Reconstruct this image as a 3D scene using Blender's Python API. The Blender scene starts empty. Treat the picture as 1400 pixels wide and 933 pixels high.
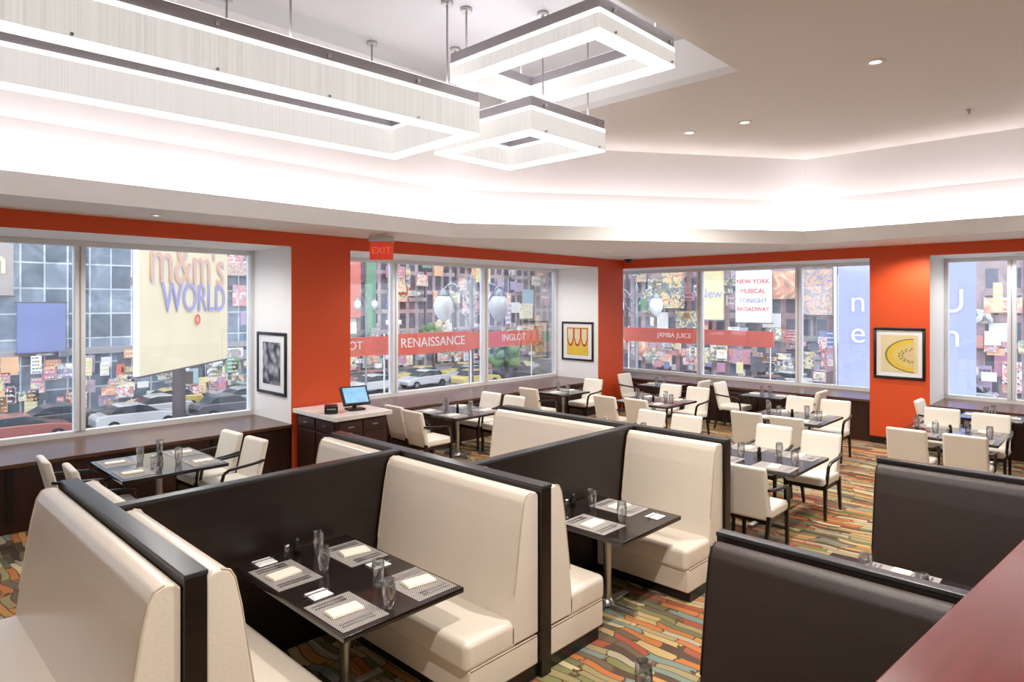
import bpy, bmesh, math, random
from mathutils import Vector, Matrix
random.seed(7)
S=bpy.context.scene
S.view_settings.view_transform='Standard'
S.view_settings.exposure=0.95

# ------------------------------------------------------------ materials
def nodes(name):
    m=bpy.data.materials.new(name); m.use_nodes=True
    nt=m.node_tree; b=nt.nodes['Principled BSDF']
    return m,nt,b
def nosample(m):
    try: m.cycles.emission_sampling='NONE'
    except Exception: pass
    return m
def mat(name,col,rough=.5,metal=0,emit=0,ecol=None,var=.08,vscale=6,bump=0,bscale=200,spec=None,coat=0):
    m,nt,b=nodes(name)
    b.inputs['Roughness'].default_value=rough; b.inputs['Metallic'].default_value=metal
    if spec is not None: b.inputs['Specular IOR Level'].default_value=spec
    if coat: b.inputs['Coat Weight'].default_value=coat; b.inputs['Coat Roughness'].default_value=.15
    tc=nt.nodes.new('ShaderNodeTexCoord')
    n=nt.nodes.new('ShaderNodeTexNoise'); n.inputs['Scale'].default_value=vscale; n.inputs['Detail'].default_value=3
    nt.links.new(tc.outputs['Object'],n.inputs['Vector'])
    mx=nt.nodes.new('ShaderNodeMix'); mx.data_type='RGBA'
    mx.inputs[6].default_value=(*[c*(1-var) for c in col],1); mx.inputs[7].default_value=(*[min(1,c*(1+var)) for c in col],1)
    nt.links.new(n.outputs['Fac'],mx.inputs[0]); nt.links.new(mx.outputs[2],b.inputs['Base Color'])
    if emit:
        b.inputs['Emission Color'].default_value=(*(ecol or col),1); b.inputs['Emission Strength'].default_value=emit; nosample(m)
    if bump:
        n2=nt.nodes.new('ShaderNodeTexNoise'); n2.inputs['Scale'].default_value=bscale
        nt.links.new(tc.outputs['Object'],n2.inputs['Vector'])
        bp=nt.nodes.new('ShaderNodeBump'); bp.inputs['Strength'].default_value=bump; bp.inputs['Distance'].default_value=.01
        nt.links.new(n2.outputs['Fac'],bp.inputs['Height']); nt.links.new(bp.outputs['Normal'],b.inputs['Normal'])
    return m
def wood(name,c1,c2,rough=.3,scale=(1,1,8),coat=0):
    m,nt,b=nodes(name)
    tc=nt.nodes.new('ShaderNodeTexCoord'); mp=nt.nodes.new('ShaderNodeMapping'); mp.inputs['Scale'].default_value=scale
    n=nt.nodes.new('ShaderNodeTexNoise'); n.inputs['Scale'].default_value=3; n.inputs['Detail'].default_value=6; n.inputs['Distortion'].default_value=.3
    r=nt.nodes.new('ShaderNodeValToRGB'); r.color_ramp.elements[0].position=.3; r.color_ramp.elements[1].position=.7
    r.color_ramp.elements[0].color=(*c1,1); r.color_ramp.elements[1].color=(*c2,1)
    nt.links.new(tc.outputs['Object'],mp.inputs[0]); nt.links.new(mp.outputs[0],n.inputs['Vector'])
    nt.links.new(n.outputs['Fac'],r.inputs[0]); nt.links.new(r.outputs[0],b.inputs['Base Color'])
    b.inputs['Roughness'].default_value=rough
    if coat: b.inputs['Coat Weight'].default_value=coat; b.inputs['Coat Roughness'].default_value=.1
    return m
def glassmat(name,tint=(1,1,1),refl=.08):
    m=bpy.data.materials.new(name); m.use_nodes=True; nt=m.node_tree
    nt.nodes.remove(nt.nodes['Principled BSDF'])
    out=nt.nodes['Material Output']
    t=nt.nodes.new('ShaderNodeBsdfTransparent'); t.inputs[0].default_value=(*tint,1)
    g=nt.nodes.new('ShaderNodeBsdfGlossy'); g.inputs['Roughness'].default_value=.03
    f=nt.nodes.new('ShaderNodeLayerWeight'); f.inputs[0].default_value=.25
    ma=nt.nodes.new('ShaderNodeMath'); ma.operation='MULTIPLY_ADD'; ma.inputs[1].default_value=.5; ma.inputs[2].default_value=refl
    mx=nt.nodes.new('ShaderNodeMixShader')
    nt.links.new(f.outputs['Fresnel'],ma.inputs[0]); nt.links.new(ma.outputs[0],mx.inputs[0])
    nt.links.new(t.outputs[0],mx.inputs[1]); nt.links.new(g.outputs[0],mx.inputs[2]); nt.links.new(mx.outputs[0],out.inputs[0])
    return m

def carpet():
    m,nt,b=nodes('carpet_weave'); L=nt.links; N=nt.nodes.new
    tc=N('ShaderNodeTexCoord')
    nz=N('ShaderNodeTexNoise'); nz.inputs['Scale'].default_value=1.8; nz.inputs['Detail'].default_value=1
    L.new(tc.outputs['Object'],nz.inputs['Vector'])
    sp=N('ShaderNodeSeparateXYZ'); L.new(tc.outputs['Object'],sp.inputs[0])
    def M(op,a,bb,c=None):
        n=N('ShaderNodeMath'); n.operation=op
        for i,v in enumerate([a,bb,c]):
            if v is None: continue
            if isinstance(v,(int,float)): n.inputs[i].default_value=v
            else: L.new(v,n.inputs[i])
        return n.outputs[0]
    x=M('MULTIPLY_ADD',nz.outputs['Fac'],.24,sp.outputs[0])
    xs=M('MULTIPLY',x,15.0); row=M('FLOOR',xs,None)
    w=N('ShaderNodeTexWhiteNoise'); w.noise_dimensions='1D'; L.new(row,w.inputs['W'])
    nz2=N('ShaderNodeTexNoise'); nz2.inputs['Scale'].default_value=9; L.new(tc.outputs['Object'],nz2.inputs['Vector'])
    y=M('MULTIPLY_ADD',w.outputs['Value'],9.0,M('MULTIPLY',sp.outputs[1],2.9)); y=M('MULTIPLY_ADD',nz2.outputs['Fac'],.7,y)
    cell=M('FLOOR',y,None)
    cv=N('ShaderNodeCombineXYZ'); L.new(row,cv.inputs[0]); L.new(cell,cv.inputs[1])
    w2=N('ShaderNodeTexWhiteNoise'); w2.noise_dimensions='2D'; L.new(cv.outputs[0],w2.inputs['Vector'])
    r=N('ShaderNodeValToRGB'); r.color_ramp.interpolation='CONSTANT'
    cols=[(.50,.17,.05),(.22,.21,.08),(.60,.48,.28),(.10,.06,.04),(.20,.25,.21),(.56,.27,.08),(.34,.27,.13),(.36,.09,.045),(.42,.36,.25),(.17,.17,.08),(.52,.36,.16),(.16,.11,.07)]
    e=r.color_ramp.elements; e[0].color=(*cols[0],1); e[1].position=1/len(cols); e[1].color=(*cols[1],1)
    for i in range(2,len(cols)):
        q=e.new(i/len(cols)); q.color=(*cols[i],1)
    L.new(w2.outputs['Value'],r.inputs[0])
    fx=M('FRACT',xs,None); seam=M('LESS_THAN',fx,.12); fy=M('FRACT',y,None); seam2=M('LESS_THAN',fy,.05); sm=M('MAXIMUM',seam,seam2)
    mx=N('ShaderNodeMix'); mx.data_type='RGBA'; L.new(sm,mx.inputs[0]); L.new(r.outputs[0],mx.inputs[6]); mx.inputs[7].default_value=(.10,.06,.03,1)
    L.new(mx.outputs[2],b.inputs['Base Color']); b.inputs['Roughness'].default_value=.95
    n2=N('ShaderNodeTexNoise'); n2.inputs['Scale'].default_value=250; L.new(tc.outputs['Object'],n2.inputs['Vector'])
    bp=N('ShaderNodeBump'); bp.inputs['Strength'].default_value=.4; bp.inputs['Distance'].default_value=.01
    L.new(n2.outputs['Fac'],bp.inputs['Height']); L.new(bp.outputs[0],b.inputs['Normal'])
    return m
def facade(name,glass,frame,bw=3.0,bh=3.6,ms=.3,rough=.3,emit=.0):
    m,nt,b=nodes(name); L=nt.links; N=nt.nodes.new
    tc=N('ShaderNodeTexCoord'); sp=N('ShaderNodeSeparateXYZ'); L.new(tc.outputs['Object'],sp.inputs[0])
    a=N('ShaderNodeMath'); a.operation='ADD'; L.new(sp.outputs[0],a.inputs[0]); L.new(sp.outputs[1],a.inputs[1])
    c=N('ShaderNodeCombineXYZ'); L.new(a.outputs[0],c.inputs[0]); L.new(sp.outputs[2],c.inputs[1])
    br=N('ShaderNodeTexBrick'); br.offset=0; br.inputs['Scale'].default_value=1
    br.inputs['Brick Width'].default_value=bw; br.inputs['Row Height'].default_value=bh; br.inputs['Mortar Size'].default_value=ms
    br.inputs['Mortar Smooth'].default_value=0
    br.inputs['Color1'].default_value=(*glass,1); br.inputs['Color2'].default_value=(*[g*.5 for g in glass],1); br.inputs['Mortar'].default_value=(*frame,1)
    L.new(c.outputs[0],br.inputs['Vector'])
    v=N('ShaderNodeTexNoise'); v.inputs['Scale'].default_value=.55; v.inputs['Detail'].default_value=5; v.inputs['Distortion'].default_value=1.5; L.new(tc.outputs['Object'],v.inputs['Vector'])
    mx=N('ShaderNodeMix'); mx.data_type='RGBA'; mx.blend_type='OVERLAY'; mx.inputs[0].default_value=.75
    L.new(br.outputs['Color'],mx.inputs[6]); L.new(v.outputs['Fac'],mx.inputs[7])
    L.new(mx.outputs[2],b.inputs['Base Color']); b.inputs['Roughness'].default_value=rough
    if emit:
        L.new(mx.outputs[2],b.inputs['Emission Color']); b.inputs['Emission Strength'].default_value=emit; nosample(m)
    return m
def artad(name,cols,scale,emit=.1,dist=1.5):
    m,nt,b=nodes(name); L=nt.links; N=nt.nodes.new
    tc=N('ShaderNodeTexCoord')
    v=N('ShaderNodeTexNoise'); v.inputs['Scale'].default_value=scale; v.inputs['Detail'].default_value=3; v.inputs['Distortion'].default_value=dist; L.new(tc.outputs['Object'],v.inputs['Vector'])
    r=N('ShaderNodeValToRGB'); e=r.color_ramp.elements; n=len(cols)
    e[0].color=(*cols[0],1); e[0].position=.32; e[1].position=.68; e[1].color=(*cols[-1],1)
    for i in range(1,n-1):
        q=e.new(.32+.36*i/(n-1)); q.color=(*cols[i],1)
    L.new(v.outputs['Fac'],r.inputs[0]); L.new(r.outputs[0],b.inputs['Base Color'])
    L.new(r.outputs[0],b.inputs['Emission Color']); b.inputs['Emission Strength'].default_value=emit; nosample(m)
    return m

WHITE=mat('white_paint',(.93,.92,.90),.7,var=.01)
CEIL=mat('ceiling_paint',(.80,.77,.74),.8,var=.01)
COVEW=mat('cove_paint',(.84,.82,.82),.8,var=.01)
ORANGE=mat('orange_paint',(.72,.085,.014),.55,var=.03,vscale=2)
DWOOD=wood('dark_walnut',(.009,.005,.004),(.018,.010,.007),.33)
DWOODR=wood('dark_cherry_panel',(.028,.009,.006),(.05,.016,.01),.4,(8,8,1))
DWOODH=wood('dark_walnut_table',(.010,.006,.005),(.018,.011,.009),.13,(6,1,1),coat=.4)
RWOOD=wood('mahogany',(.085,.008,.006),(.13,.015,.011),.22,(.5,9,1),coat=.35)
SILLW=wood('sill_walnut',(.09,.035,.02),(.14,.06,.035),.25,(1,6,1))
CAP=mat('partition_cap_laminate',(.03,.03,.032),.3)
LEATHER=mat('cream_leather',(.83,.735,.62),.28,var=.04,vscale=2,bump=.12,bscale=60,coat=.15)
PIPE=mat('leather_piping',(.62,.50,.39),.4)
CHAIRC=mat('cream_chair_vinyl',(.86,.80,.70),.45,var=.03)
DLEATH=mat('dark_brown_vinyl',(.030,.016,.012),.42,var=.35,vscale=160,bump=.3,bscale=260)
DPIPE=mat('dark_vinyl_piping',(.02,.012,.01),.4)
BLACKW=mat('ebony_chair_wood',(.012,.008,.007),.3)
STEEL=mat('brushed_steel',(.55,.55,.55),.3,1)
ALU=mat('window_aluminium',(.80,.81,.81),.45,.0,var=.02)
GREYM=mat('pendant_grey_metal',(.42,.39,.42),.4,.2,var=.03)
GLASS=glassmat('window_glass',(.98,.99,1),.035)
TUMB=glassmat('tumbler_glass',(.95,.96,.97),.18)
NAPK=mat('cream_napkin',(.88,.82,.70),.8,var=.02)
CHINA=mat('white_china',(.88,.88,.88),.2,var=.01)
BLACK=mat('black_plastic',(.01,.01,.011),.35)
CARPET=carpet()
MARBLE=mat('pale_marble',(.82,.78,.75),.2,var=.12,vscale=9)
def lum(name,c,e,stripe=False,bc=None):
    m,nt,b=nodes(name); b.inputs['Base Color'].default_value=(*(bc or c),1); b.inputs['Roughness'].default_value=.6
    b.inputs['Emission Color'].default_value=(*c,1); b.inputs['Emission Strength'].default_value=e
    tc=nt.nodes.new('ShaderNodeTexCoord'); w=nt.nodes.new('ShaderNodeTexNoise'); w.inputs['Scale'].default_value=1
    mp=nt.nodes.new('ShaderNodeMapping'); mp.inputs['Scale'].default_value=(90,90,.25) if stripe else (1,1,1)
    r=nt.nodes.new('ShaderNodeMapRange'); r.inputs[1].default_value=.3; r.inputs[2].default_value=.7
    r.inputs[3].default_value=e*(.78 if stripe else .95); r.inputs[4].default_value=e*1.05
    nt.links.new(tc.outputs['Object'],mp.inputs[0]); nt.links.new(mp.outputs[0],w.inputs['Vector']); nt.links.new(w.outputs['Fac'],r.inputs[0]); nt.links.new(r.outputs[0],b.inputs['Emission Strength'])
    return m
PSIDE=lum('pendant_resin_panel',(1,.97,.93),.31,True,(.5,.48,.46))
PBOT=lum('pendant_diffuser',(1,.98,.96),.75,False,(.6,.6,.6))
PTOP=lum('pendant_uplight_led',(1,.97,.99),2.6)
COVEL=lum('cove_led_strip',(1,.935,.96),8)
DOWNL=lum('downlight_lens',(1,.95,.88),4)

def weave():
    m,nt,b=nodes('woven_placemat'); L=nt.links; N=nt.nodes.new
    tc=N('ShaderNodeTexCoord'); ck=N('ShaderNodeTexChecker'); ck.inputs['Scale'].default_value=110
    ck.inputs['Color1'].default_value=(.50,.45,.42,1); ck.inputs['Color2'].default_value=(.14,.12,.11,1)
    L.new(tc.outputs['Object'],ck.inputs['Vector']); L.new(ck.outputs[0],b.inputs['Base Color']); b.inputs['Roughness'].default_value=.6
    return m
WEAVE=weave()

# ------------------------------------------------------------ mesh builder
class MB:
    def __init__(s): s.bm=bmesh.new(); s.mats=[]
    def mi(s,m):
        if m not in s.mats: s.mats.append(m)
        return s.mats.index(m)
    def add(s,t,m,smooth=False):
        i=s.mi(m)
        bmesh.ops.recalc_face_normals(t,faces=t.faces)
        for f in t.faces: f.material_index=i; f.smooth=smooth
        me=bpy.data.meshes.new('t'); t.to_mesh(me); t.free(); s.bm.from_mesh(me); bpy.data.meshes.remove(me)
    def box(s,x0,x1,y0,y1,z0,z1,m,bev=0,seg=2,fn=None,mtx=None):
        t=bmesh.new(); bmesh.ops.create_cube(t,size=1)
        for v in t.verts: v.co=Vector(((x0+x1)/2+v.co.x*(x1-x0),(y0+y1)/2+v.co.y*(y1-y0),(z0+z1)/2+v.co.z*(z1-z0)))
        if bev: bmesh.ops.bevel(t,geom=t.edges[:],offset=bev,segments=seg,profile=.5,affect='EDGES')
        if fn:
            for v in t.verts: v.co=Vector(fn(v.co))
        if mtx: t.transform(mtx)
        s.add(t,m,bev>0)
    def prism(s,pts,axis,a0,a1,m,bev=0,seg=2):
        t=bmesh.new()
        def mk(p,a): return {'z':(p[0],p[1],a),'y':(p[0],a,p[1]),'x':(a,p[0],p[1])}[axis]
        A=[t.verts.new(mk(p,a0)) for p in pts]; B=[t.verts.new(mk(p,a1)) for p in pts]
        t.faces.new(A); t.faces.new(B[::-1]); n=len(pts)
        for i in range(n): t.faces.new((A[i],A[(i+1)%n],B[(i+1)%n],B[i]))
        bmesh.ops.recalc_face_normals(t,faces=t.faces)
        if bev: bmesh.ops.bevel(t,geom=t.edges[:],offset=bev,segments=seg,profile=.5,affect='EDGES')
        s.add(t,m,bev>0)
    def beam(s,p,q,w,h,m,w2=None,h2=None,bev=0):
        p=Vector(p);q=Vector(q);d=(q-p);d.normalize()
        up=Vector((0,0,1)) if abs(d.z)<.9 else Vector((1,0,0))
        sx=d.cross(up).normalized(); sy=sx.cross(d).normalized()
        w2=w2 or w;h2=h2 or h
        t=bmesh.new(); A=[];B=[]
        for a,b in((-1,-1),(1,-1),(1,1),(-1,1)):
            A.append(t.verts.new(p+sx*a*w/2+sy*b*h/2)); B.append(t.verts.new(q+sx*a*w2/2+sy*b*h2/2))
        t.faces.new(A);t.faces.new(B)
        for i in range(4): t.faces.new((A[i],A[(i+1)%4],B[(i+1)%4],B[i]))
        bmesh.ops.recalc_face_normals(t,faces=t.faces)
        if bev: bmesh.ops.bevel(t,geom=t.edges[:],offset=bev,segments=2,profile=.5,affect='EDGES')
        s.add(t,m,bev>0)
    def tube(s,pts,r,m,n=8):
        for i in range(len(pts)-1): s.cyl(pts[i],pts[i+1],r,r,m,n)
    def cyl(s,p,q,r1,r2,m,n=16):
        p=Vector(p);q=Vector(q);d=q-p
        t=bmesh.new(); bmesh.ops.create_cone(t,cap_ends=True,segments=n,radius1=r1,radius2=r2,depth=d.length)
        t.transform(Matrix.Translation((p+q)/2)@d.to_track_quat('Z','Y').to_matrix().to_4x4())
        i=s.mi(m)
        bmesh.ops.recalc_face_normals(t,faces=t.faces)
        for f in t.faces: f.material_index=i; f.smooth=len(f.verts)==4
        me=bpy.data.meshes.new('t'); t.to_mesh(me); t.free(); s.bm.from_mesh(me); bpy.data.meshes.remove(me)
    def lathe(s,prof,m,n=20,c=(0,0,0)):
        t=bmesh.new(); R=[]
        for r,z in prof:
            if r<1e-5: R.append([t.verts.new((c[0],c[1],c[2]+z))])
            else: R.append([t.verts.new((c[0]+r*math.cos(2*math.pi*k/n),c[1]+r*math.sin(2*math.pi*k/n),c[2]+z)) for k in range(n)])
        for a,b in zip(R,R[1:]):
            for k in range(n):
                l=(k+1)%n
                if len(a)==1 and len(b)==1: continue
                if len(a)==1: t.faces.new((a[0],b[k],b[l]))
                elif len(b)==1: t.faces.new((a[k],a[l],b[0]))
                else: t.faces.new((a[k],a[l],b[l],b[k]))
        s.add(t,m,True)
    def ball(s,c,r,m,sc=(1,1,1),sub=2,jit=0):
        t=bmesh.new(); bmesh.ops.create_icosphere(t,subdivisions=sub,radius=r)
        for v in t.verts:
            k=1+random.uniform(-jit,jit); v.co=Vector((c[0]+v.co.x*sc[0]*k,c[1]+v.co.y*sc[1]*k,c[2]+v.co.z*sc[2]*k))
        s.add(t,m,True)
    def mesh(s,name):
        me=bpy.data.meshes.new(name); s.bm.to_mesh(me); s.bm.free()
        for m in s.mats: me.materials.append(m)
        return me
    def obj(s,name,loc=(0,0,0),rot=0,wn=False):
        return put(s.mesh(name),name,loc,rot,wn)
def put(me,name,loc=(0,0,0),rot=0,wn=False):
    o=bpy.data.objects.new(name,me); S.collection.objects.link(o); o.location=loc; o.rotation_euler=(0,0,rot)
    if wn:
        w=o.modifiers.new('wn','WEIGHTED_NORMAL'); w.keep_sharp=True
    return o
def boxobj(name,x0,x1,y0,y1,z0,z1,m,bev=0):
    b=MB(); cx,cy=(x0+x1)/2,(y0+y1)/2
    b.box(x0-cx,x1-cx,y0-cy,y1-cy,0,z1-z0,m,bev); return b.obj(name,(cx,cy,z0),0,bev>0)
def text(body,size,loc,rot,m,parent=None,name='lettering',ext=.01):
    c=bpy.data.curves.new(name,'FONT'); c.body=body; c.size=size; c.align_x='CENTER'; c.align_y='CENTER'; c.extrude=ext
    c.materials.append(m); o=bpy.data.objects.new(name,c); S.collection.objects.link(o)
    o.location=loc; o.rotation_euler=rot
    if parent:
        o.parent=parent; o.matrix_parent_inverse=Matrix.Translation(parent.location).inverted()
    return o

# ------------------------------------------------------------ room shell
U0,V0=13.0,8.8; GU,GV=14.2,10.05; UB,VB=-3.0,-4.0
ZS,ZH,ZSILL=3.52,3.32,.76
b=MB(); b.box(UB,U0,VB,V0,-.1,0,CARPET); b.obj('floor')
boxobj('wall_back',UB-.15,UB,VB,GV,0,5.6,WHITE)
boxobj('wall_front',UB,GU,VB-.15,VB,0,5.6,WHITE)
def pier(name,x0,x1,y0,y1): return boxobj(name,x0,x1,y0,y1,0,ZH,WHITE)
pier('wall_left_pier',4.60,5.57,V0,GV+.1)
pier('wall_corner_pier',12.03,U0,V0,GV+.1)
pier('wall_right_pier',U0,GU+.1,2.54,3.47)
boxobj('wall_left_head',UB,U0,V0,GV+.1,ZH,ZS+.08,WHITE)
boxobj('wall_right_head',U0,GU+.1,VB,GV+.1,ZH,ZS+.08,WHITE)
boxobj('wall_corner_return',U0,GU+.1,9.75,GV+.1,0,ZH,WHITE)
boxobj('trim_orange_left',UB,U0-.02,V0-.02,V0,ZH,ZS,ORANGE)
boxobj('trim_orange_right',U0-.02,U0,VB,V0-.02,ZH,ZS,ORANGE)
boxobj('wall_left_orange_column',4.60,5.57,V0-.02,V0,0,ZH,ORANGE)
boxobj('wall_corner_orange_column',12.03,U0,V0-.02,V0,0,ZH,ORANGE)
boxobj('wall_right_orange_column',U0-.02,U0,2.54,3.47,0,ZH,ORANGE)
boxobj('baseboard_right',U0-.04,U0-.02,2.54,3.47,0,.12,DWOOD)
def sill(name,x0,x1,y0,y1,axis):
    b=MB(); b.box(x0,x1,y0,y1,0,ZSILL-.04,DWOODR)
    if axis=='y': b.box(x0,x1,y0-.05,y1,ZSILL-.04,ZSILL,SILLW); 
    else: b.box(x0-.05,x1,y0,y1,ZSILL-.04,ZSILL,SILLW)
    n=int(round(((x1-x0) if axis=='y' else (y1-y0))/1.1))
    for i in range(n+1):
        if axis=='y':
            x=x0+(x1-x0)*i/n; b.box(max(x0,x-.03),min(x1,x+.03),y0-.02,y0,.1,ZSILL-.04,DWOOD)
        else:
            y=y0+(y1-y0)*i/n; b.box(x0-.02,x0,max(y0,y-.03),min(y1,y+.03),.1,ZSILL-.04,DWOOD)
    b.obj(name)
sill('wall_left_sill_1',UB,4.60,V0,GV+.1,'y'); sill('wall_left_sill_2',5.57,12.03,V0,GV+.1,'y')
sill('wall_right_sill_1',U0,GU+.1,3.47,9.75,'x'); sill('wall_right_sill_2',U0,GU+.1,VB,2.54,'x')
def window(name,axis,c,stops,z0=ZSILL,z1=ZH):
    b=MB(); w=.06
    def bx(a0,a1,c0,c1,zz0,zz1,m):
        if axis=='y': b.box(a0,a1,c0,c1,zz0,zz1,m)
        else: b.box(c0,c1,a0,a1,zz0,zz1,m)
    bx(stops[0],stops[-1],c-.06,c+.06,z0,z0+.07,ALU); bx(stops[0],stops[-1],c-.06,c+.06,z1-.07,z1,ALU)
    for i,sx in enumerate(stops):
        lo=sx if i==0 else sx-w; hi=sx if i==len(stops)-1 else sx+w
        bx(lo,hi,c-.07,c+.07,z0+.07,z1-.07,ALU)
        if 0<i<len(stops)-1: bx(sx-.008,sx+.008,c-.075,c-.069,z0+.07,z1-.07,GREYM)
    for a,d in zip(stops,stops[1:]): bx(a+w,d-w,c-.005,c+.005,z0+.07,z1-.07,GLASS)
    b.obj(name)
window('window_1','y',GV,[-3.0,-.06,2.27,4.60]); window('window_2','y',GV,[5.57,7.30,9.65,12.03])
window('window_3','x',GU,[3.47,5.15,7.42,9.75]); window('window_4','x',GU,[-4.0,-.6,1.55,2.54])

# ceiling
c0=.581*6.7+.814*7.63
def poly(d):
    v1=7.63+d; u1=(c0+d-.814*v1)/.581; u2=11.6+d; v2=(c0+d-.581*u2)/.814
    return [(UB,v1),(u1,v1),(u2,v2),(u2,VB)]
b=MB(); P=poly(0)
b.prism(P+[(U0,VB),(U0,V0),(UB,V0)],'z',ZS,ZS+.08,WHITE)
Q=poly(.05)
b.prism(P+Q[::-1],'z',ZS+.08,ZS+.225,WHITE); b.obj('ceiling_soffit')
b=MB(); t=bmesh.new(); A=poly(.42); B=poly(-.2)
ra=[t.verts.new((*p,ZS+.08)) for p in A]; rm=[t.verts.new((*p,4.3)) for p in poly(.22)]; rb=[t.verts.new((*p,4.93)) for p in B]
for i in range(3):
    t.faces.new((ra[i],ra[i+1],rm[i+1],rm[i])); t.faces.new((rm[i],rm[i+1],rb[i+1],rb[i]))
b.add(t,COVEW,False); b.obj('ceiling_cove')
b=MB(); A=poly(.12);C=poly(.19)
b.prism(A+C[::-1],'z',ZS+.082,ZS+.11,COVEL); b.obj('cove_light_strip')
RU,RV0,RV1=6.57,3.0,6.6; ZC=4.93; ZR=5.45
b=MB(); K=poly(-.2)
b.box(UB,K[2][0],VB,RV0,ZC,ZC+.08,CEIL)
b.prism([(RU,RV0),(K[2][0],RV0),K[2],K[1],(RU,K[1][1])],'z',ZC,ZC+.08,CEIL)
b.box(UB,RU,RV1,K[1][1],ZC,ZC+.08,CEIL)
b.obj('ceiling')
b=MB()
b.box(RU,RU+.05,RV0-.05,RV1+.05,ZC+.08,ZR,WHITE); b.box(UB,RU,RV0-.05,RV0,ZC+.08,ZR,WHITE); b.box(UB,RU,RV1,RV1+.05,ZC+.08,ZR,WHITE)
GRC=mat('silver_ceiling_weave',(.64,.64,.67),.5,.1,var=.12,vscale=40)
b.box(UB,RU+.05,RV0-.05,RV1+.05,ZR,ZR+.05,GRC); b.obj('ceiling_recess')

# ------------------------------------------------------------ pendants
def pendant(x0,x1,y0,y1,z0,hh,wd=.13,cables=(),rot=0):
    cx,cy=(x0+x1)/2,(y0+y1)/2; b=MB(); X0,X1,Y0,Y1=x0-cx,x1-cx,y0-cy,y1-cy
    ch=.10; z1=hh-ch; e=.01
    def run(a0,a1,c0_,c1_):
        b.box(a0,a1,c0_,c1_,z1,hh,GREYM)
        b.box(a0+.02,a1-.02,c0_+.02,c1_-.02,.0,.02,PBOT)
        b.box(a0+.02,a1-.02,c0_+.02,c1_-.02,hh,hh+.01,PTOP)
    run(X0,X1,Y0,Y0+wd); run(X0,X1,Y1-wd,Y1); run(X0,X0+wd,Y0+wd,Y1-wd); run(X1-wd,X1,Y0+wd,Y1-wd)
    for (p0,p1,q0,q1) in ((X0,X1,Y0-e,Y0+.004),(X0,X1,Y1-.004,Y1+e),(X0-e,X0+.004,Y0,Y1),(X1-.004,X1+e,Y0,Y1),
        (X0+wd,X1-wd,Y0+wd-.004,Y0+wd+e),(X0+wd,X1-wd,Y1-wd-e,Y1-wd+.004),(X0+wd-.004,X0+wd+e,Y0+wd,Y1-wd),(X1-wd-e,X1-wd+.004,Y0+wd,Y1-wd)):
        b.box(p0,p1,q0,q1,-.01,z1,PSIDE)
        b.box(p0-.001,p1+.001,q0-.001,q1+.001,-.012,.006,PBOT); b.box(p0-.001,p1+.001,q0-.001,q1+.001,z1-.04,z1,PBOT)
    n=int((X1-X0)/.9)
    for i in range(n+1):
        x=X0+.2+i*.9
        if x<X1-.05:
            b.cyl((x,Y0-.03,hh-.06),(x,Y0,hh-.06),.015,.015,STEEL,8); b.cyl((x,Y1,hh-.06),(x,Y1+.03,hh-.06),.015,.015,STEEL,8)
            b.cyl((x,Y0-.03,.02),(x,Y0,.02),.012,.012,STEEL,8)
    top=ZR-z0
    for x in cables:
        for y in (Y0+wd/2,Y1-wd/2):
            b.cyl((x-cx,y,hh),(x-cx,y,top),.01,.01,GREYM,6); b.cyl((x-cx,y,top-.04),(x-cx,y,top),.06,.06,STEEL,12)
    hl=(x1-x0)/2; a=math.radians(rot)
    return b.obj('pendant_light',(x1-hl*math.cos(a),cy-hl*math.sin(a),z0),a)
pendant(-1.8,4.55,4.78,6.28,4.2,.42,cables=(-1,.9,2.6,4.2),rot=-2.5)
pendant(4.75,5.97,4.28,5.75,4.2,.34,cables=(5.0,5.75))
pendant(4.25,5.42,3.1,4.9,4.70,.27,cables=(4.4,5.2))

# ------------------------------------------------------------ downlights, etc.
def spot(o,power,size=2.4,col=(1,.95,.89)):
    l=bpy.data.lights.new('lamp','SPOT'); l.energy=power; l.spot_size=size; l.spot_blend=.6; l.color=col; l.shadow_soft_size=.08
    q=bpy.data.objects.new('lamp',l); S.collection.objects.link(q); q.parent=o; q.location=(0,0,-.03)
def downlight(x,y,z,p,size=2.4,r=1.0,col=(1,.95,.89)):
    b=MB(); b.lathe([(.055*r,-.012),(.08*r,-.016),(.095*r,-.008),(.095*r,0),(.05*r,0)],WHITE,24); b.lathe([(0,-.004),(.056*r,-.006)],DOWNL,24)
    o=b.obj('downlight',(x,y,z)); spot(o,p,size,col)
for x,y,p in ((7.26,1.89,260),(8.47,3.78,190),(8.44,4.58,150),(4.2,1.2,340),(1.2,.8,360),(9.9,-.5,140)): downlight(x,y,ZC,p)  # last three sit out of view, added to fill the room with light
for x,y in ((2.6,8.15),(7.0,8.2),(10.4,7.4),(12.3,5.2),(12.3,2.6)): downlight(x,y,ZS,85,2.7,.7)
for x,y in ((3.4,9.4),(8.0,9.4),(10.7,9.4),(13.6,1.4)): downlight(x,y,ZH,40,3.0,.6,(1,.98,.96))  # extra lamps in the window recesses, added to brighten the reveals
b=MB(); b.lathe([(0,-.06),(.02,-.06),(.025,-.03),(.045,-.01),(.05,0)],STEEL,16); b.obj('sprinkler_head',(9.87,1.51,ZC))
b=MB(); b.lathe([(0,-.13),(.05,-.12),(.08,-.08),(.09,-.04)],BLACK,20); b.lathe([(.09,-.04),(.1,-.03),(.1,0),(0,0)],WHITE,20); b.obj('security_camera_dome',(12.2,8.1,ZS))
RED=mat('exit_sign_red',(.70,.05,.02),.4,emit=.18)
b=MB(); b.box(-.17,.17,-.03,.03,-.38,-.12,RED,.008); b.box(-.18,.18,-.06,.06,-.12,-.03,STEEL,.01); b.box(-.08,.08,-.05,.05,-.03,0,STEEL)
ex=b.obj('exit_sign',(5.60,8.0,ZS),math.radians(-45),True)
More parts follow.
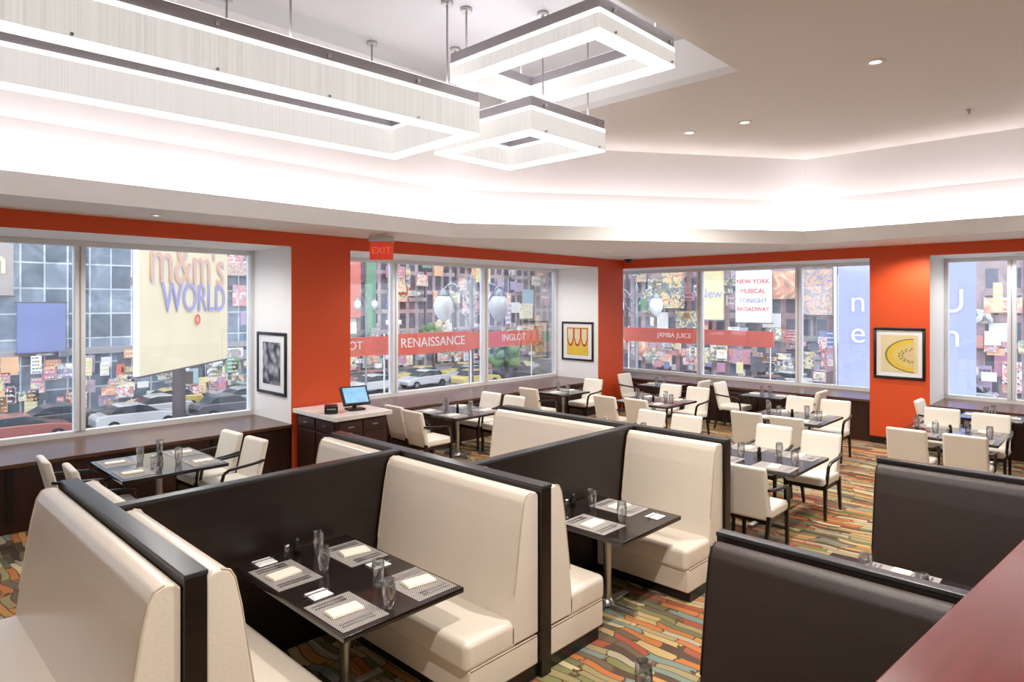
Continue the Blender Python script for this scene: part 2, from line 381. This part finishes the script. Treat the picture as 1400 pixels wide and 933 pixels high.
t_=text('EXIT',.14,(0,-.034,-.25),(math.pi/2,0,0),mat('exit_letters',(.85,.15,.08),.5,emit=.25),None,'lettering',.002); t_.parent=ex

# ------------------------------------------------------------ booths
def partition(name,x0,x1,y0,y1,h=1.28):
    cx,cy=(x0+x1)/2,(y0+y1)/2; a,c=(x1-x0)/2,(y1-y0)/2
    b=MB(); b.box(-a,a,-c,c,0,h-.025,DWOOD,.003,1); b.box(-a-.004,a+.004,-c-.004,c+.004,h-.025,h,CAP,.004,1)
    b.obj(name,(cx,cy,0),0,True)
def seat(x,dr,y0,y1,m,pm=None):
    b=MB(); pm=pm or PIPE; cy=(y0+y1)/2; L=(y1-y0)/2-.004
    pr=[(.004,.30),(.004,1.22),(.03,1.245),(.075,1.25),(.115,1.235),(.14,1.19),(.17,1.05),(.235,.62),(.265,.40),(.265,.30)]
    b.prism([(dr*s,z) for s,z in pr],'y',-L,L,m,.012,2)
    for e in(-1,1):
        pts=[(dr*s,e*(L-.006),z) for s,z in pr[3:8]]
        b.tube(pts,.0055,pm,6)
    f=lambda s0,s1:(min(dr*s0,dr*s1),max(dr*s0,dr*s1))
    b.box(*f(.20,.66),-L,L,.27,.46,m,.045,4)
    b.box(*f(.004,.63),-L,L,.09,.285,m,.015,2)
    b.tube([(dr*.632,-L+.02,.286),(dr*.632,L-.02,.286)],.006,pm,6)
    for e in(-1,1): b.tube([(dr*.02,e*(L-.002),.286),(dr*.62,e*(L-.002),.286)],.005,pm,6)
    b.box(*f(.004,.58),-L+.01,L-.01,0,.095,BLACK)
    b.obj('booth_seat',(x,cy,0),0,True)
partition('booth_partition',1.10,1.20,3.08,5.35); partition('booth_partition',3.28,3.38,2.86,5.5); partition('booth_partition',5.54,5.64,2.65,5.47)
partition('booth_partition',1.205,3.275,4.42,4.50); partition('booth_partition',3.385,5.535,3.62,3.70)
for a in ((1.20,1,3.10,4.41),(3.28,-1,2.88,4.41),(1.10,-1,3.10,5.33),(3.38,1,2.88,3.61),(5.54,-1,2.67,3.61),(1.2,1,4.51,5.33),(3.28,-1,4.51,5.48),(3.38,1,3.71,5.48),(5.54,-1,3.71,5.45)): seat(*a,LEATHER)
partition('booth_partition',3.28,3.34,.51,1.62); partition('booth_partition',5.72,5.78,.28,1.48)
for a in ((3.28,-1,.53,1.60),(3.34,1,.53,1.60),(5.72,-1,.30,1.46),(5.78,1,.30,1.46)): seat(*a,DLEATH,DPIPE)
b=MB(); L=11; b.box(0,L,-.40,-.03,0,1.24,DWOOD); b.box(-.02,L+.02,-.43,0,1.24,1.30,RWOOD,.012,3)
b.obj('wall_half_railing',(1.3,.70,0),-math.atan(.098),True)

# ------------------------------------------------------------ tables & settings
def table(name,cx,cy,wx,wy,top=DWOODH,z=.74):
    b=MB(); b.box(-wx/2,wx/2,-wy/2,wy/2,z-.035,z,top,.004,1)
    b.cyl((0,0,.03),(0,0,z-.035),.035,.035,STEEL,16)
    b.box(-.2,.2,-.2,.2,z-.045,z-.034,BLACK)
    b.beam((-.28,0,.02),(.28,0,.02),.06,.03,STEEL,bev=.004); b.beam((0,-.28,.02),(0,.28,.02),.06,.03,STEEL,bev=.004)
    b.lathe([(.07,.02),(.06,.05),(.035,.07)],STEEL,16)
    b.obj(name,(cx,cy,0),0,True)
b=MB(); b.box(-.15,.15,-.21,.21,0,.004,WEAVE,.0015,1); ME_MAT=b.mesh('placemat')
b=MB(); b.box(-.10,.10,-.055,.055,0,.009,NAPK,.003,2); b.box(-.098,.096,-.053,.05,.008,.016,NAPK,.003,2); ME_NAP=b.mesh('folded_napkin')
b=MB(); b.box(-.065,.065,-.06,.06,0,.008,CHINA,.003,2); b.box(-.05,.05,-.045,.045,.008,.011,CHINA); b.box(-.09,.07,.01,.022,.0112,.0135,STEEL); ME_PL=b.mesh('bread_plate')
b=MB(); b.box(-.11,.02,-.006,.006,0,.003,STEEL); b.box(.02,.05,-.012,.012,0,.003,STEEL)
for k in(-.009,-.003,.003,.009): b.box(.05,.09,k-.0017,k+.0017,0,.003,STEEL)
ME_FK=b.mesh('fork')
b=MB(); b.prism([(-.11,-.007),(0,-.006),(.09,-.009),(.11,.002),(.1,.009),(0,.008),(-.11,.007)],'z',0,.003,STEEL); ME_KN=b.mesh('knife')
b=MB(); b.lathe([(0,.012),(.028,.014),(.037,.06),(.041,.11),(.036,.168),(.0345,.168),(.0392,.11),(.0355,.06),(.030,.004),(.027,0),(0,0)],TUMB,24); ME_GL=b.mesh('water_glass')
b=MB(); b.lathe([(0,0),(.024,0),(.024,.05),(.016,.07),(.02,.085),(.018,.10),(.008,.112),(0,.114)],BLACK,16); ME_PM=b.mesh('pepper_mill')
b=MB(); b.lathe([(0,0),(.02,0),(.02,.055),(.017,.06)],TUMB,16); b.lathe([(.017,.058),(.02,.06),(.018,.078),(0,.08)],STEEL,16); ME_SS=b.mesh('salt_shaker')
def setting(x,y,z,s,detail=True):
    r=0 if s>0 else math.pi
    def at(dx,dy,dz): return (x+s*dx,y+s*dy,z+dz)
    put(ME_MAT,'placemat',at(0,0,0),r,True)
    put(ME_NAP,'folded_napkin',at(-.01,.0,.0045),r+math.radians(random.uniform(-12,12)),True)
    put(ME_FK,'fork',at(-.01,.13,.0045),r); put(ME_FK,'fork',at(-.01,.165,.0045),r); put(ME_KN,'knife',at(-.01,-.13,.0045),r); put(ME_KN,'knife',at(-.01,-.16,.0045),r)
    put(ME_GL,'water_glass',at(.195,-.14,.0005),0)
    if detail: put(ME_PL,'bread_plate',at(.0,.30,.0005),r,True)
table('booth_table',2.295,3.68,.85,1.34)
for y in (3.26,3.98):
    setting(2.04,y,.74,1,y<3.5); setting(2.55,y,.74,-1,True if y>3.5 else False)
put(ME_PM,'pepper_mill',(2.27,4.26,.7405)); put(ME_SS,'salt_shaker',(2.2,4.27,.7405))
put(ME_PL,'bread_plate',(2.04,4.27,.7405),.0,True)
table('booth_table',4.45,3.16,.85,.88)
setting(4.20,3.12,.74,1,False); setting(4.70,3.22,.74,-1,False); put(ME_PM,'pepper_mill',(4.45,3.52,.7405)); put(ME_SS,'salt_shaker',(4.37,3.53,.7405)); put(ME_PL,'bread_plate',(4.7,2.86,.7405),0,True)
table('booth_table',2.25,1.24,.8,.84); setting(2.0,1.2,.74,1,False); setting(2.5,1.25,.74,-1,False); put(ME_GL,'water_glass',(2.50,1.58,.7405))
table('booth_table',4.5,1.08,.8,.94); setting(4.25,1.05,.74,1,False); setting(4.75,1.1,.74,-1,False)
table('booth_table',2.25,5.0,.8,.8); 
# chair
b=MB()
b.box(-.21,.25,-.24,.24,.385,.485,CHAIRC,.03,3)
def lean(c): 
    k=max(0,c.z-.45); return (c.x-.22*k-.12*k*k+ .03*(abs(c.y)/.23)**2,c.y*(1-.05*k),c.z)
b.box(-.27,-.195,-.235,.235,.37,.91,CHAIRC,.03,3,fn=lean)
b.box(-.2,.23,-.22,.22,.34,.386,BLACKW)
for y in(-.225,.225):
    b.beam((.225,y,0),(.225,y,.42),.028,.028,BLACKW,.04,.04); b.beam((-.33,y*.95,0),(-.235,y,.42),.028,.03,BLACKW,.04,.042)
    ya=y*1.14
    pts=[(-.29,ya*.93,.69),(-.16,ya,.675),(.0,ya*1.02,.665),(.13,ya,.655),(.19,ya*.98,.62),(.215,ya*.96,.52),(.225,ya*.93,.40)]
    for p,q in zip(pts,pts[1:]): b.beam(p,q,.034,.026,BLACKW,bev=.005)
ME_CH=b.mesh('dining_chair')
def chair(x,y,deg): put(ME_CH,'dining_chair',(x,y,0),math.radians(deg),True)
def four(cx,cy,off=.74,jit=4):
    table('dining_table',cx,cy,1.05,1.15)
    for s in(1,-1):
        for v in(-.3,.3):
            chair(cx-s*(off+random.uniform(-.04,.1)),cy+v,(0 if s>0 else 180)+random.uniform(-jit,jit))
            setting(cx-s*.34,cy+v,.74,s,False)
    put(ME_PM,'pepper_mill',(cx+.02,cy+.02,.7405)); put(ME_SS,'salt_shaker',(cx-.06,cy+.03,.7405))
four(2.52,7.8,.60)
for c in((7.1,8.02),(10.3,6.3),(10.35,3.85),(7.35,3.1),(7.35,4.9),(10.5,1.8)): four(*c)
def twov(cx,cy):
    table('dining_table',cx,cy,.75,.8)
    for s in(1,-1):
        chair(cx,cy+s*.66,-90*s)
    put(ME_GL,'water_glass',(cx+.1,cy,.7405)); put(ME_GL,'water_glass',(cx-.14,cy+.06,.7405)); put(ME_NAP,'folded_napkin',(cx,cy-.25,.7405),1.57,True); put(ME_NAP,'folded_napkin',(cx,cy+.25,.7405),1.57,True)
for c in((12.45,7.4),(12.45,5.1),(12.45,1.6)): twov(*c)
def twou(cx,cy):
    table('dining_table',cx,cy,.8,.75)
    for s in(1,-1): chair(cx-s*.7,cy,0 if s>0 else 180); setting(cx-s*.22,cy,.74,s,False)
twou(10.1,8.25)

# ------------------------------------------------------------ host station
b=MB(); b.box(4.66,5.46,7.68,8.74,0,.93,DWOODR,.004,1); b.box(4.60,5.52,7.62,8.76,.93,.99,MARBLE,.005,2)
for i in range(2):
    x=4.69+i*.38; b.box(x,x+.355,7.66,7.68,.75,.90,DWOODR,.003,1); b.box(x+.13,x+.22,7.64,7.66,.82,.835,STEEL); b.box(x,x+.355,7.66,7.68,.1,.72,DWOODR,.003,1)
for i in range(2):
    y=7.72+i*.5; b.box(4.64,4.66,y,y+.46,.1,.72,DWOODR,.003,1); b.box(4.64,4.66,y,y+.46,.75,.90,DWOODR,.003,1); b.box(4.625,4.64,y+.18,y+.28,.82,.835,STEEL)
b.obj('host_station_cabinet',wn=True)
SCR=mat('screen_glow',(.25,.5,.75),.2,emit=.25,var=.4,vscale=12)
b=MB(); b.box(-.12,.12,-.1,.1,0,.03,BLACK,.01); b.beam((0,.02,.03),(0,.05,.16),.06,.04,BLACK)
R=Matrix.Translation((0,0,.20))@Matrix.Rotation(math.radians(-35),4,'X')
b.box(-.2,.2,-.02,.03,-.15,.15,BLACK,.012,2,mtx=R); b.box(-.17,.17,-.024,-.019,-.12,.12,SCR,mtx=R)
b.obj('touchscreen_terminal',(5.15,8.0,.99),math.radians(-10),True)
b=MB(); b.box(-.09,.09,-.11,.11,0,.11,BLACK,.02,3); b.box(-.06,.06,-.112,-.1,.06,.075,STEEL); b.obj('receipt_printer',(4.77,8.0,.99),math.radians(-30),True)

# ------------------------------------------------------------ framed pictures
def frame(loc,rot,w,h,build):
    b=MB(); e=.045
    b.box(-w/2,w/2,-.03,0,-h/2,-h/2+e,BLACK,.004,1); b.box(-w/2,w/2,-.03,0,h/2-e,h/2,BLACK,.004,1)
    b.box(-w/2,-w/2+e,-.03,0,-h/2+e,h/2-e,BLACK,.004,1); b.box(w/2-e,w/2,-.03,0,-h/2+e,h/2-e,BLACK,.004,1)
    b.box(-w/2+.02,w/2-.02,-.012,0,-h/2+.02,h/2-.02,CHINA)
    build(b,w,h)
    o=b.obj('framed_picture',loc,rot)
def photo_bw():
    m,nt,b_=nodes('bw_photo'); L=nt.links; N=nt.nodes.new
    tc=N('ShaderNodeTexCoord'); v=N('ShaderNodeTexVoronoi'); v.feature='SMOOTH_F1'; v.inputs['Scale'].default_value=9; L.new(tc.outputs['Object'],v.inputs['Vector'])
    r=N('ShaderNodeValToRGB'); r.color_ramp.elements[0].color=(.6,.61,.66,1); r.color_ramp.elements[1].color=(.02,.02,.03,1); r.color_ramp.elements[1].position=.6
    L.new(v.outputs['Distance'],r.inputs[0]); L.new(r.outputs[0],b_.inputs['Base Color']); return m
BW=photo_bw()
def a1(b,w,h):
    b.box(-w*.3,w*.3,-.016,-.012,-h*.34,h*.34,BW)
YEL=mat('art_yellow',(.80,.55,.06),.6); ARED=mat('art_red',(.5,.06,.03),.6); ACR=mat('art_cream',(.78,.66,.40),.6); AGR=mat('art_olive',(.25,.25,.05),.6)
def a2(b,w,h):
    b.box(-w*.34,w*.34,-.016,-.012,-h*.36,h*.36,YEL)
    for i in range(3):
        cx=-w*.22+i*w*.22
        pts=[(cx-w*.11,h*.34),(cx+w*.11,h*.34),(cx+w*.105,h*.05),(cx+w*.06,-h*.1),(cx,-h*.14),(cx-w*.06,-h*.1),(cx-w*.105,h*.05)]
        b.prism(pts,'y',-.018,-.016,ARED)
        pts=[(cx-w*.085,h*.32),(cx+w*.085,h*.32),(cx+w*.08,h*.08),(cx+w*.04,-h*.05),(cx,-h*.08),(cx-w*.04,-h*.05),(cx-w*.08,h*.08)]
        b.prism(pts,'y',-.020,-.018,ACR)
def a3(b,w,h):
    b.box(-w*.36,w*.36,-.016,-.012,-h*.36,h*.36,ACR)
    def arc(r,sx,d0,d1,m,cx=w*.3):
        pts=[(cx-r*sx*math.cos(a),-.03+r*math.sin(a)) for a in [math.radians(-88+k*176/20) for k in range(21)]]
        pts=[(min(p[0],w*.355),p[1]) for p in pts]; b.prism(pts,'y',-d1,-d0,m)
    arc(h*.33,1.55,.016,.018,AGR); arc(h*.31,1.53,.018,.0195,YEL); arc(h*.25,1.5,.0195,.021,mat('art_flesh',(.75,.58,.18),.6)); arc(h*.13,1.9,.021,.023,mat('art_pulp',(.7,.55,.3),.6))
    for k in range(16):
        a=math.radians(-80+k*10.6); rr=h*(.11+.03*(k%2)); x=w*.3-rr*1.9*math.cos(a); z=-.03+rr*math.sin(a)
        b.prism([(x+.016*math.cos(q*math.pi/4),z+.010*math.sin(q*math.pi/4)) for q in range(8)],'y',-.026,-.0225,AGR)
frame((4.60,9.38,1.60),math.radians(-90),.92,.93,a1)
frame((12.03,9.38,1.62),math.radians(-90),.92,.9,a2)
frame((12.98,3.0,1.62),math.radians(-90),.80,.90,a3)

# ------------------------------------------------------------ exterior
ASPH=mat('asphalt',(.19,.19,.20),.9,var=.3,vscale=.5)
PAVE=mat('sidewalk_concrete',(.32,.31,.32),.9,var=.1,vscale=2)
b=MB(); b.box(-120,160,GV+.4,160,-5.2,-5,ASPH); b.box(GU+.4,160,-120,GV+.4,-5.2,-5,ASPH); b.obj('street')
F1=facade('glass_facade',(.24,.29,.35),(.46,.49,.53),1.3,1.7,.05,.2,.12)  # facades emit faintly; hazy brightness is put into their paler colours
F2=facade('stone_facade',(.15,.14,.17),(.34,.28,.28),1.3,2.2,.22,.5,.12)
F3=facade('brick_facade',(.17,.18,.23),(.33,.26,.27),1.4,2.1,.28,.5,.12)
DKM=mat('dark_bronze_metal',(.16,.14,.15),.4,.2)
def building(x0,x1,y0,y1,h,m,side):
    b=MB(); b.box(x0,x1,y0,y1,0,h,m)
    for z in (4.0,h*.35,h*.6): b.box(x0-.3,x1+.3,y0-.3,y1+.3,z,z+.45,PAVE)
    b.box(x0-.3,x1+.3,y0-.3,y1+.3,h,h+.8,PAVE)
    n=int((x1-x0)/4.8)
    for i in range(n): b.box(x0+i*4.8,x0+i*4.8+.2,y0-.2,y0,4.5,h,side)
    n=int((y1-y0)/5.1)
    for i in range(n): b.box(x0-.2,x0,y0+i*5.1,y0+i*5.1+.2,4.5,h,side)
    b.obj('building',(0,0,-5))
building(-60,27,52.5,75,48,F1,PAVE); building(34,84,60.6,85,46,F2,DKM); building(62.6,90,-40,47,52,F3,DKM)
pal0=[(.75,.14,.08),(.14,.2,.5),(.80,.68,.3),(.85,.85,.87),(.14,.36,.2),(.55,.2,.35),(.10,.10,.14),(.85,.45,.2),(.25,.45,.55),(.42,.3,.5),(.75,.75,.8),(.14,.14,.18),(.4,.35,.32),(.25,.27,.35),(.8,.8,.75),(.7,.25,.2)]
def mute(c,k=.62,d=.22):  # greys and lifts ad colours: street haze put into the palette
    g=sum(c)/3; return tuple((x*(1-d)+g*d)*k+.035 for x in c)
pal=[mute(c) for c in pal0]
EM=[mat('ad_ink_%d'%i,c,.5,emit=.22,ecol=c,var=.2,vscale=.8) for i,c in enumerate(pal)]  # ads emit faintly too, for the hazy brightness outside
PA=[artad('ad_artwork_%d'%i,random.sample(pal,4),random.uniform(.6,2.2),.3) for i in range(14)]
def board(axis,c,a,w,z0,z1,m,txt=None,name='billboard',rot=None,post=False):
    h=z1-z0; b=MB(); b.box(-w/2,w/2,0,.3,-h/2,h/2,m)
    fr=DKM; b.box(-w/2-.1,w/2+.1,.05,.35,-h/2-.1,-h/2,fr); b.box(-w/2-.1,w/2+.1,.05,.35,h/2,h/2+.1,fr)
    if post:
        b.cyl((0,.6,-h/2-(5+z0)),(0,.6,h/2),.35,.3,DKM,16); b.box(-w/2,w/2,.3,.45,-.2,.2,DKM)
    loc=(a,c,(z0+z1)/2) if axis=='y' else (c,a,(z0+z1)/2)
    o=b.obj(name,loc,(0 if axis=='y' else -math.pi/2) if rot is None else rot)
    if txt:
        for i,t in enumerate(txt):
            s,yy,sz,mm=t[:4]; xx=t[4] if len(t)>4 else 0; dd=t[5] if len(t)>5 else .04
            t=text(s,sz,(xx,-dd,yy),(math.pi/2,0,0),mm,None,'lettering',.02); t.parent=o
    return o
CRB=mat('billboard_cream',(.52,.46,.33),.6,emit=.15,ecol=(.85,.76,.5),var=.12,vscale=.5)
TORG=mat('sign_orange',(.47,.31,.24),.5,emit=.2); TBL=mat('sign_blue',(.26,.25,.42),.5,emit=.15); TRD=mat('sign_red',(.5,.09,.07),.5,emit=.2); TWH=mat('sign_white',(.55,.55,.56),.5,emit=.35)
TGL=mat('sign_pale_violet',(.45,.43,.5),.5,emit=.2)
board('y',38.85,14.15,10.7,-1.07,8.2,CRB,[("m&m's",.95,3.4,TGL,.25,.03),("m&m's",1.05,3.4,TORG,.05,.08),('WORLD',-.9,2.2,TGL,.9,.03),('WORLD',-.82,2.2,TBL,.75,.08),('o',-1.9,1.3,TRD,.8,.1)],rot=math.radians(45.7),post=True)
board('y',51.6,9.6,2.6,-.7,2.5,EM[1]); board('y',51.6,6.6,3.0,3.0,6.8,EM[12],[('m',0.2,2.4,CRB,.3)])
def clutter(axis,c,a0,a1,n,zr,smax=3.0,name='storefront_signs'):
    b=MB()
    for i in range(n):
        a=random.uniform(a0,a1); z=zr[0]+(zr[1]-zr[0])*random.random()**1.3; w=random.uniform(.4,smax); h=random.uniform(.4,smax)
        d=c-.25*(i%7)/3-.05; m=random.choice(EM+PA+PA)
        if axis=='y': b.box(a,a+w,d-.1,d,z,z+h,m)
        else: b.box(d-.1,d,a,a+w,z,z+h,m)
        if random.random()<.5:
            k=random.randint(2,5); m2=random.choice((EM[3],EM[6],EM[2],EM[10]))
            for j in range(k):
                zz=z+h*(j+.3)/k; hh=h/k*.3; e0=a+w*.12; e1=a+w*random.uniform(.6,.9)
                x=e0
                while x<e1:
                    l=random.uniform(.05,.16)
                    if axis=='y': b.box(x,x+l,d-.14,d-.1,zz,zz+hh,m2)
                    else: b.box(d-.14,d-.1,x,x+l,zz,zz+hh,m2)
                    x+=l+.06
    return b.obj(name)
clutter('y',60.3,34,72,130,(-4.5,11),2.6); clutter('y',59.0,34,72,100,(-4.5,-.5),1.2)
clutter('x',62.2,6,45,160,(-4.5,12),2.6); clutter('x',61.0,4,46,100,(-4.5,-.5),1.2)
clutter('y',51.9,-4,14.5,110,(-4.9,-.9),1.2); clutter('y',51.9,15,26.5,60,(-4.8,-1),1.3); clutter('y',51.9,21,26.5,26,(-2,7),1.8)
board('x',60.0,26.0,3.4,.7,5.6,EM[3],[('NEW YORK',1.4,.6,TRD),('MUSICAL',.5,.6,TRD),('BROADWAY',-1.2,.55,TRD),('TONIGHT',-.4,.6,TBL)])
board('x',60.0,30.3,2.6,.9,6,EM[2],[('New',0,1.3,TBL)])
board('y',59.0,40.0,1.2,-1.5,8,EM[4]); board('y',59.0,37.6,2.2,1,8,EM[0])
board('x',60.0,34.5,2.5,2,6.5,PA[3]); board('x',60.0,20.5,3,1.5,5.5,PA[5]); board('x',60.0,17.5,2.2,-1,5,EM[3],[('LIVE',1,.7,TRD),('24 HRS',-1,.5,TBL)])
BAN=mat('banner_periwinkle',(.24,.27,.50),.7,emit=.22,ecol=(.42,.45,.8))  # banner cloth is given a faint glow of its own
for (v,s,wd) in((4.85,'n\ne',.9),(2.95,'U\nn',.9)):
    b=MB(); b.box(-wd/2,wd/2,0,.02,-3.2,1.6,BAN); b.cyl((-.5,.01,1.62),(.5,.01,1.62),.025,.025,STEEL,8); b.cyl((-.5,.01,-3.22),(.5,.01,-3.22),.025,.025,STEEL,8)
    b.cyl((-.52,.01,-7.6),(-.52,.01,1.8),.05,.05,STEEL,10)
    o=b.obj('street_banner',(17.2,v,2.6),-math.pi/2); t=text(s,.75,(0,-.02,-.45),(math.pi/2,0,0),EM[10],None,'lettering',.004); t.parent=o
SR=mat('sign_band_red',(.52,.11,.085),.5,emit=.2,ecol=(.85,.2,.15))
b=MB(); b.box(5.6,12.0,10.55,10.59,1.50,1.86,SR)
b.box(7.6,9.7,10.50,10.549,1.47,1.90,SR)
for x in (5.8,7.5,9.8,11.8): b.cyl((x,10.62,-5),(x,10.62,1.9),.02,.02,STEEL,6)
o=b.obj('shop_sign_band')
for s,x,sz in(('RENAISSANCE',8.65,.27),('INGLOT',6.55,.22),('INGLOT',11.1,.22)):
    text(s,sz,(x,10.49 if sz>.26 else 10.54,1.70),(math.pi/2,0,0),TWH,o,'lettering',.003)
b=MB(); b.box(14.7,14.74,5.9,9.9,1.50,1.86,SR)
for y in (6.0,9.8): b.cyl((14.77,y,-5),(14.77,y,1.9),.02,.02,STEEL,6)
o=b.obj('shop_sign_band')
for s,y in(('JAMBA JUICE',8.4),): text(s,.17,(14.69,y,1.69),(math.pi/2,0,-math.pi/2),TWH,o,'lettering',.003)
GLOBE=mat('lamp_globe',(.5,.52,.53),.25,emit=.05,var=.05); IRON=mat('lamp_iron',(.22,.24,.25),.4,.5)
def lamp(x,y,rot,z=0):
    b=MB(); b.lathe([(.25,0),(.25,.3),(.16,.5),(.1,.9),(.07,1.2),(.055,7.0),(.08,7.1),(.05,7.2),(.05,7.9),(.08,7.95),(.03,8.1),(0,8.25)],IRON,16)
    for s in(-1,1):
        pts=[(s*(.05+.59*t),0,7.4+.55*math.sin(t*math.pi*.75)) for t in [k/8 for k in range(9)]]
        b.tube(pts,.03,IRON); ex_,_,ez=pts[-1]; b.tube([(0,0,7.1),(s*.3,0,7.35),(s*.5,0,7.75)],.02,IRON)
        b.lathe([(0,.06),(.05,.04),(.1,-.02),(.15,-.1),(.15,-.12)],IRON,16,(ex_,0,ez))
        b.lathe([(.14,-.12),(.2,-.2),(.235,-.33),(.22,-.48),(.14,-.62),(.05,-.7),(0,-.72)],GLOBE,20,(ex_,0,ez))
        b.ball((ex_,0,ez-.75),.03,IRON)
    b.obj('street_lamp',(x,y,-5+z),rot)
lamp(10.25,11.1,math.radians(-46)); lamp(18.4,11.9,math.radians(-46)); lamp(24,36,0)
TIRE=mat('tyre_rubber',(.02,.02,.02),.8); WND=mat('car_glass',(.05,.06,.07),.1)
def carmesh(col):
    b=MB(); m=mat('car_paint',col,.25,coat=.6,var=.02)
    prof=[(-2.3,.35),(-2.35,.8),(-2.2,1.0),(-1.5,1.05),(1.0,1.02),(2.1,.85),(2.35,.65),(2.35,.35)]
    b.prism(prof,'y',-.9,.9,m,.06,2)
    cab=[(-1.75,1.0),(-1.3,1.45),(-.1,1.5),(.35,1.42),(1.1,1.0)]
    b.prism(cab,'y',-.78,.78,WND,.04,2); b.prism([(-1.32,1.42),(-.9,1.52),(0,1.53),(.35,1.42)],'y',-.76,.76,m,.03,2)
    for x in(-1.45,1.45):
        for y in(-.86,.86): b.cyl((x,y-.1,.34),(x,y+.1,.34),.34,.34,TIRE,18); b.cyl((x,y-.11,.34),(x,y+.11,.34),.18,.18,STEEL,12)
    return b.mesh('car')
CM=[carmesh(c) for c in((.5,.38,.12),(.3,.3,.32),(.35,.35,.37),(.07,.07,.08),(.25,.08,.07),(.45,.45,.46))]
for row,(v,d) in enumerate(((43.5,0),(46.3,math.pi),(49.0,math.pi))):
    x=-4+row*1.7
    while x<58:
        if random.random()<.85: put(random.choice(CM),'car',(x,v,-5),d,True)
        x+=5.6
for u in (50,54,58):
    y=-12+u%4
    while y<34:
        if random.random()<.6: put(random.choice(CM),'car',(u,y,-5),math.pi/2,True)
        y+=6.5
LEAF=mat('tree_leaves',(.12,.20,.09),.8,var=.4,vscale=3); BARK=mat('tree_bark',(.1,.07,.05),.9)
def tree(x,y,h=6):
    b=MB(); b.cyl((0,0,0),(0,0,h*.6),.16,.1,BARK,8)
    for i in range(4):
        a=i*1.6; b.cyl((0,0,h*.45),(math.cos(a)*.9,math.sin(a)*.9,h*.75),.07,.03,BARK,6)
    for i in range(22):
        a=random.uniform(0,6.28); r=random.uniform(0,1.3); b.ball((math.cos(a)*r,math.sin(a)*r,h*.7+random.uniform(-.6,1.4)),random.uniform(.35,.6),LEAF,sub=2,jit=.25)
    b.obj('street_tree',(x,y,-5))
for c in((30,55),(46,56),(46,36),(37,36)): tree(*c,5)

# ------------------------------------------------------------ world + camera
w=bpy.data.worlds.new('World'); S.world=w; w.use_nodes=True
bg=w.node_tree.nodes['Background']; bg.inputs[0].default_value=(.84,.90,1,1); bg.inputs[1].default_value=2.3
cam=bpy.data.cameras.new('camera'); co=bpy.data.objects.new('camera',cam); S.collection.objects.link(co); S.camera=co
co.location=(0,0,2.5); co.rotation_euler=(math.pi/2,0,-math.radians(46.3)); cam.sensor_width=36; cam.lens=36*892/1400; cam.shift_y=-.0368; cam.clip_end=400; cam.clip_start=.05
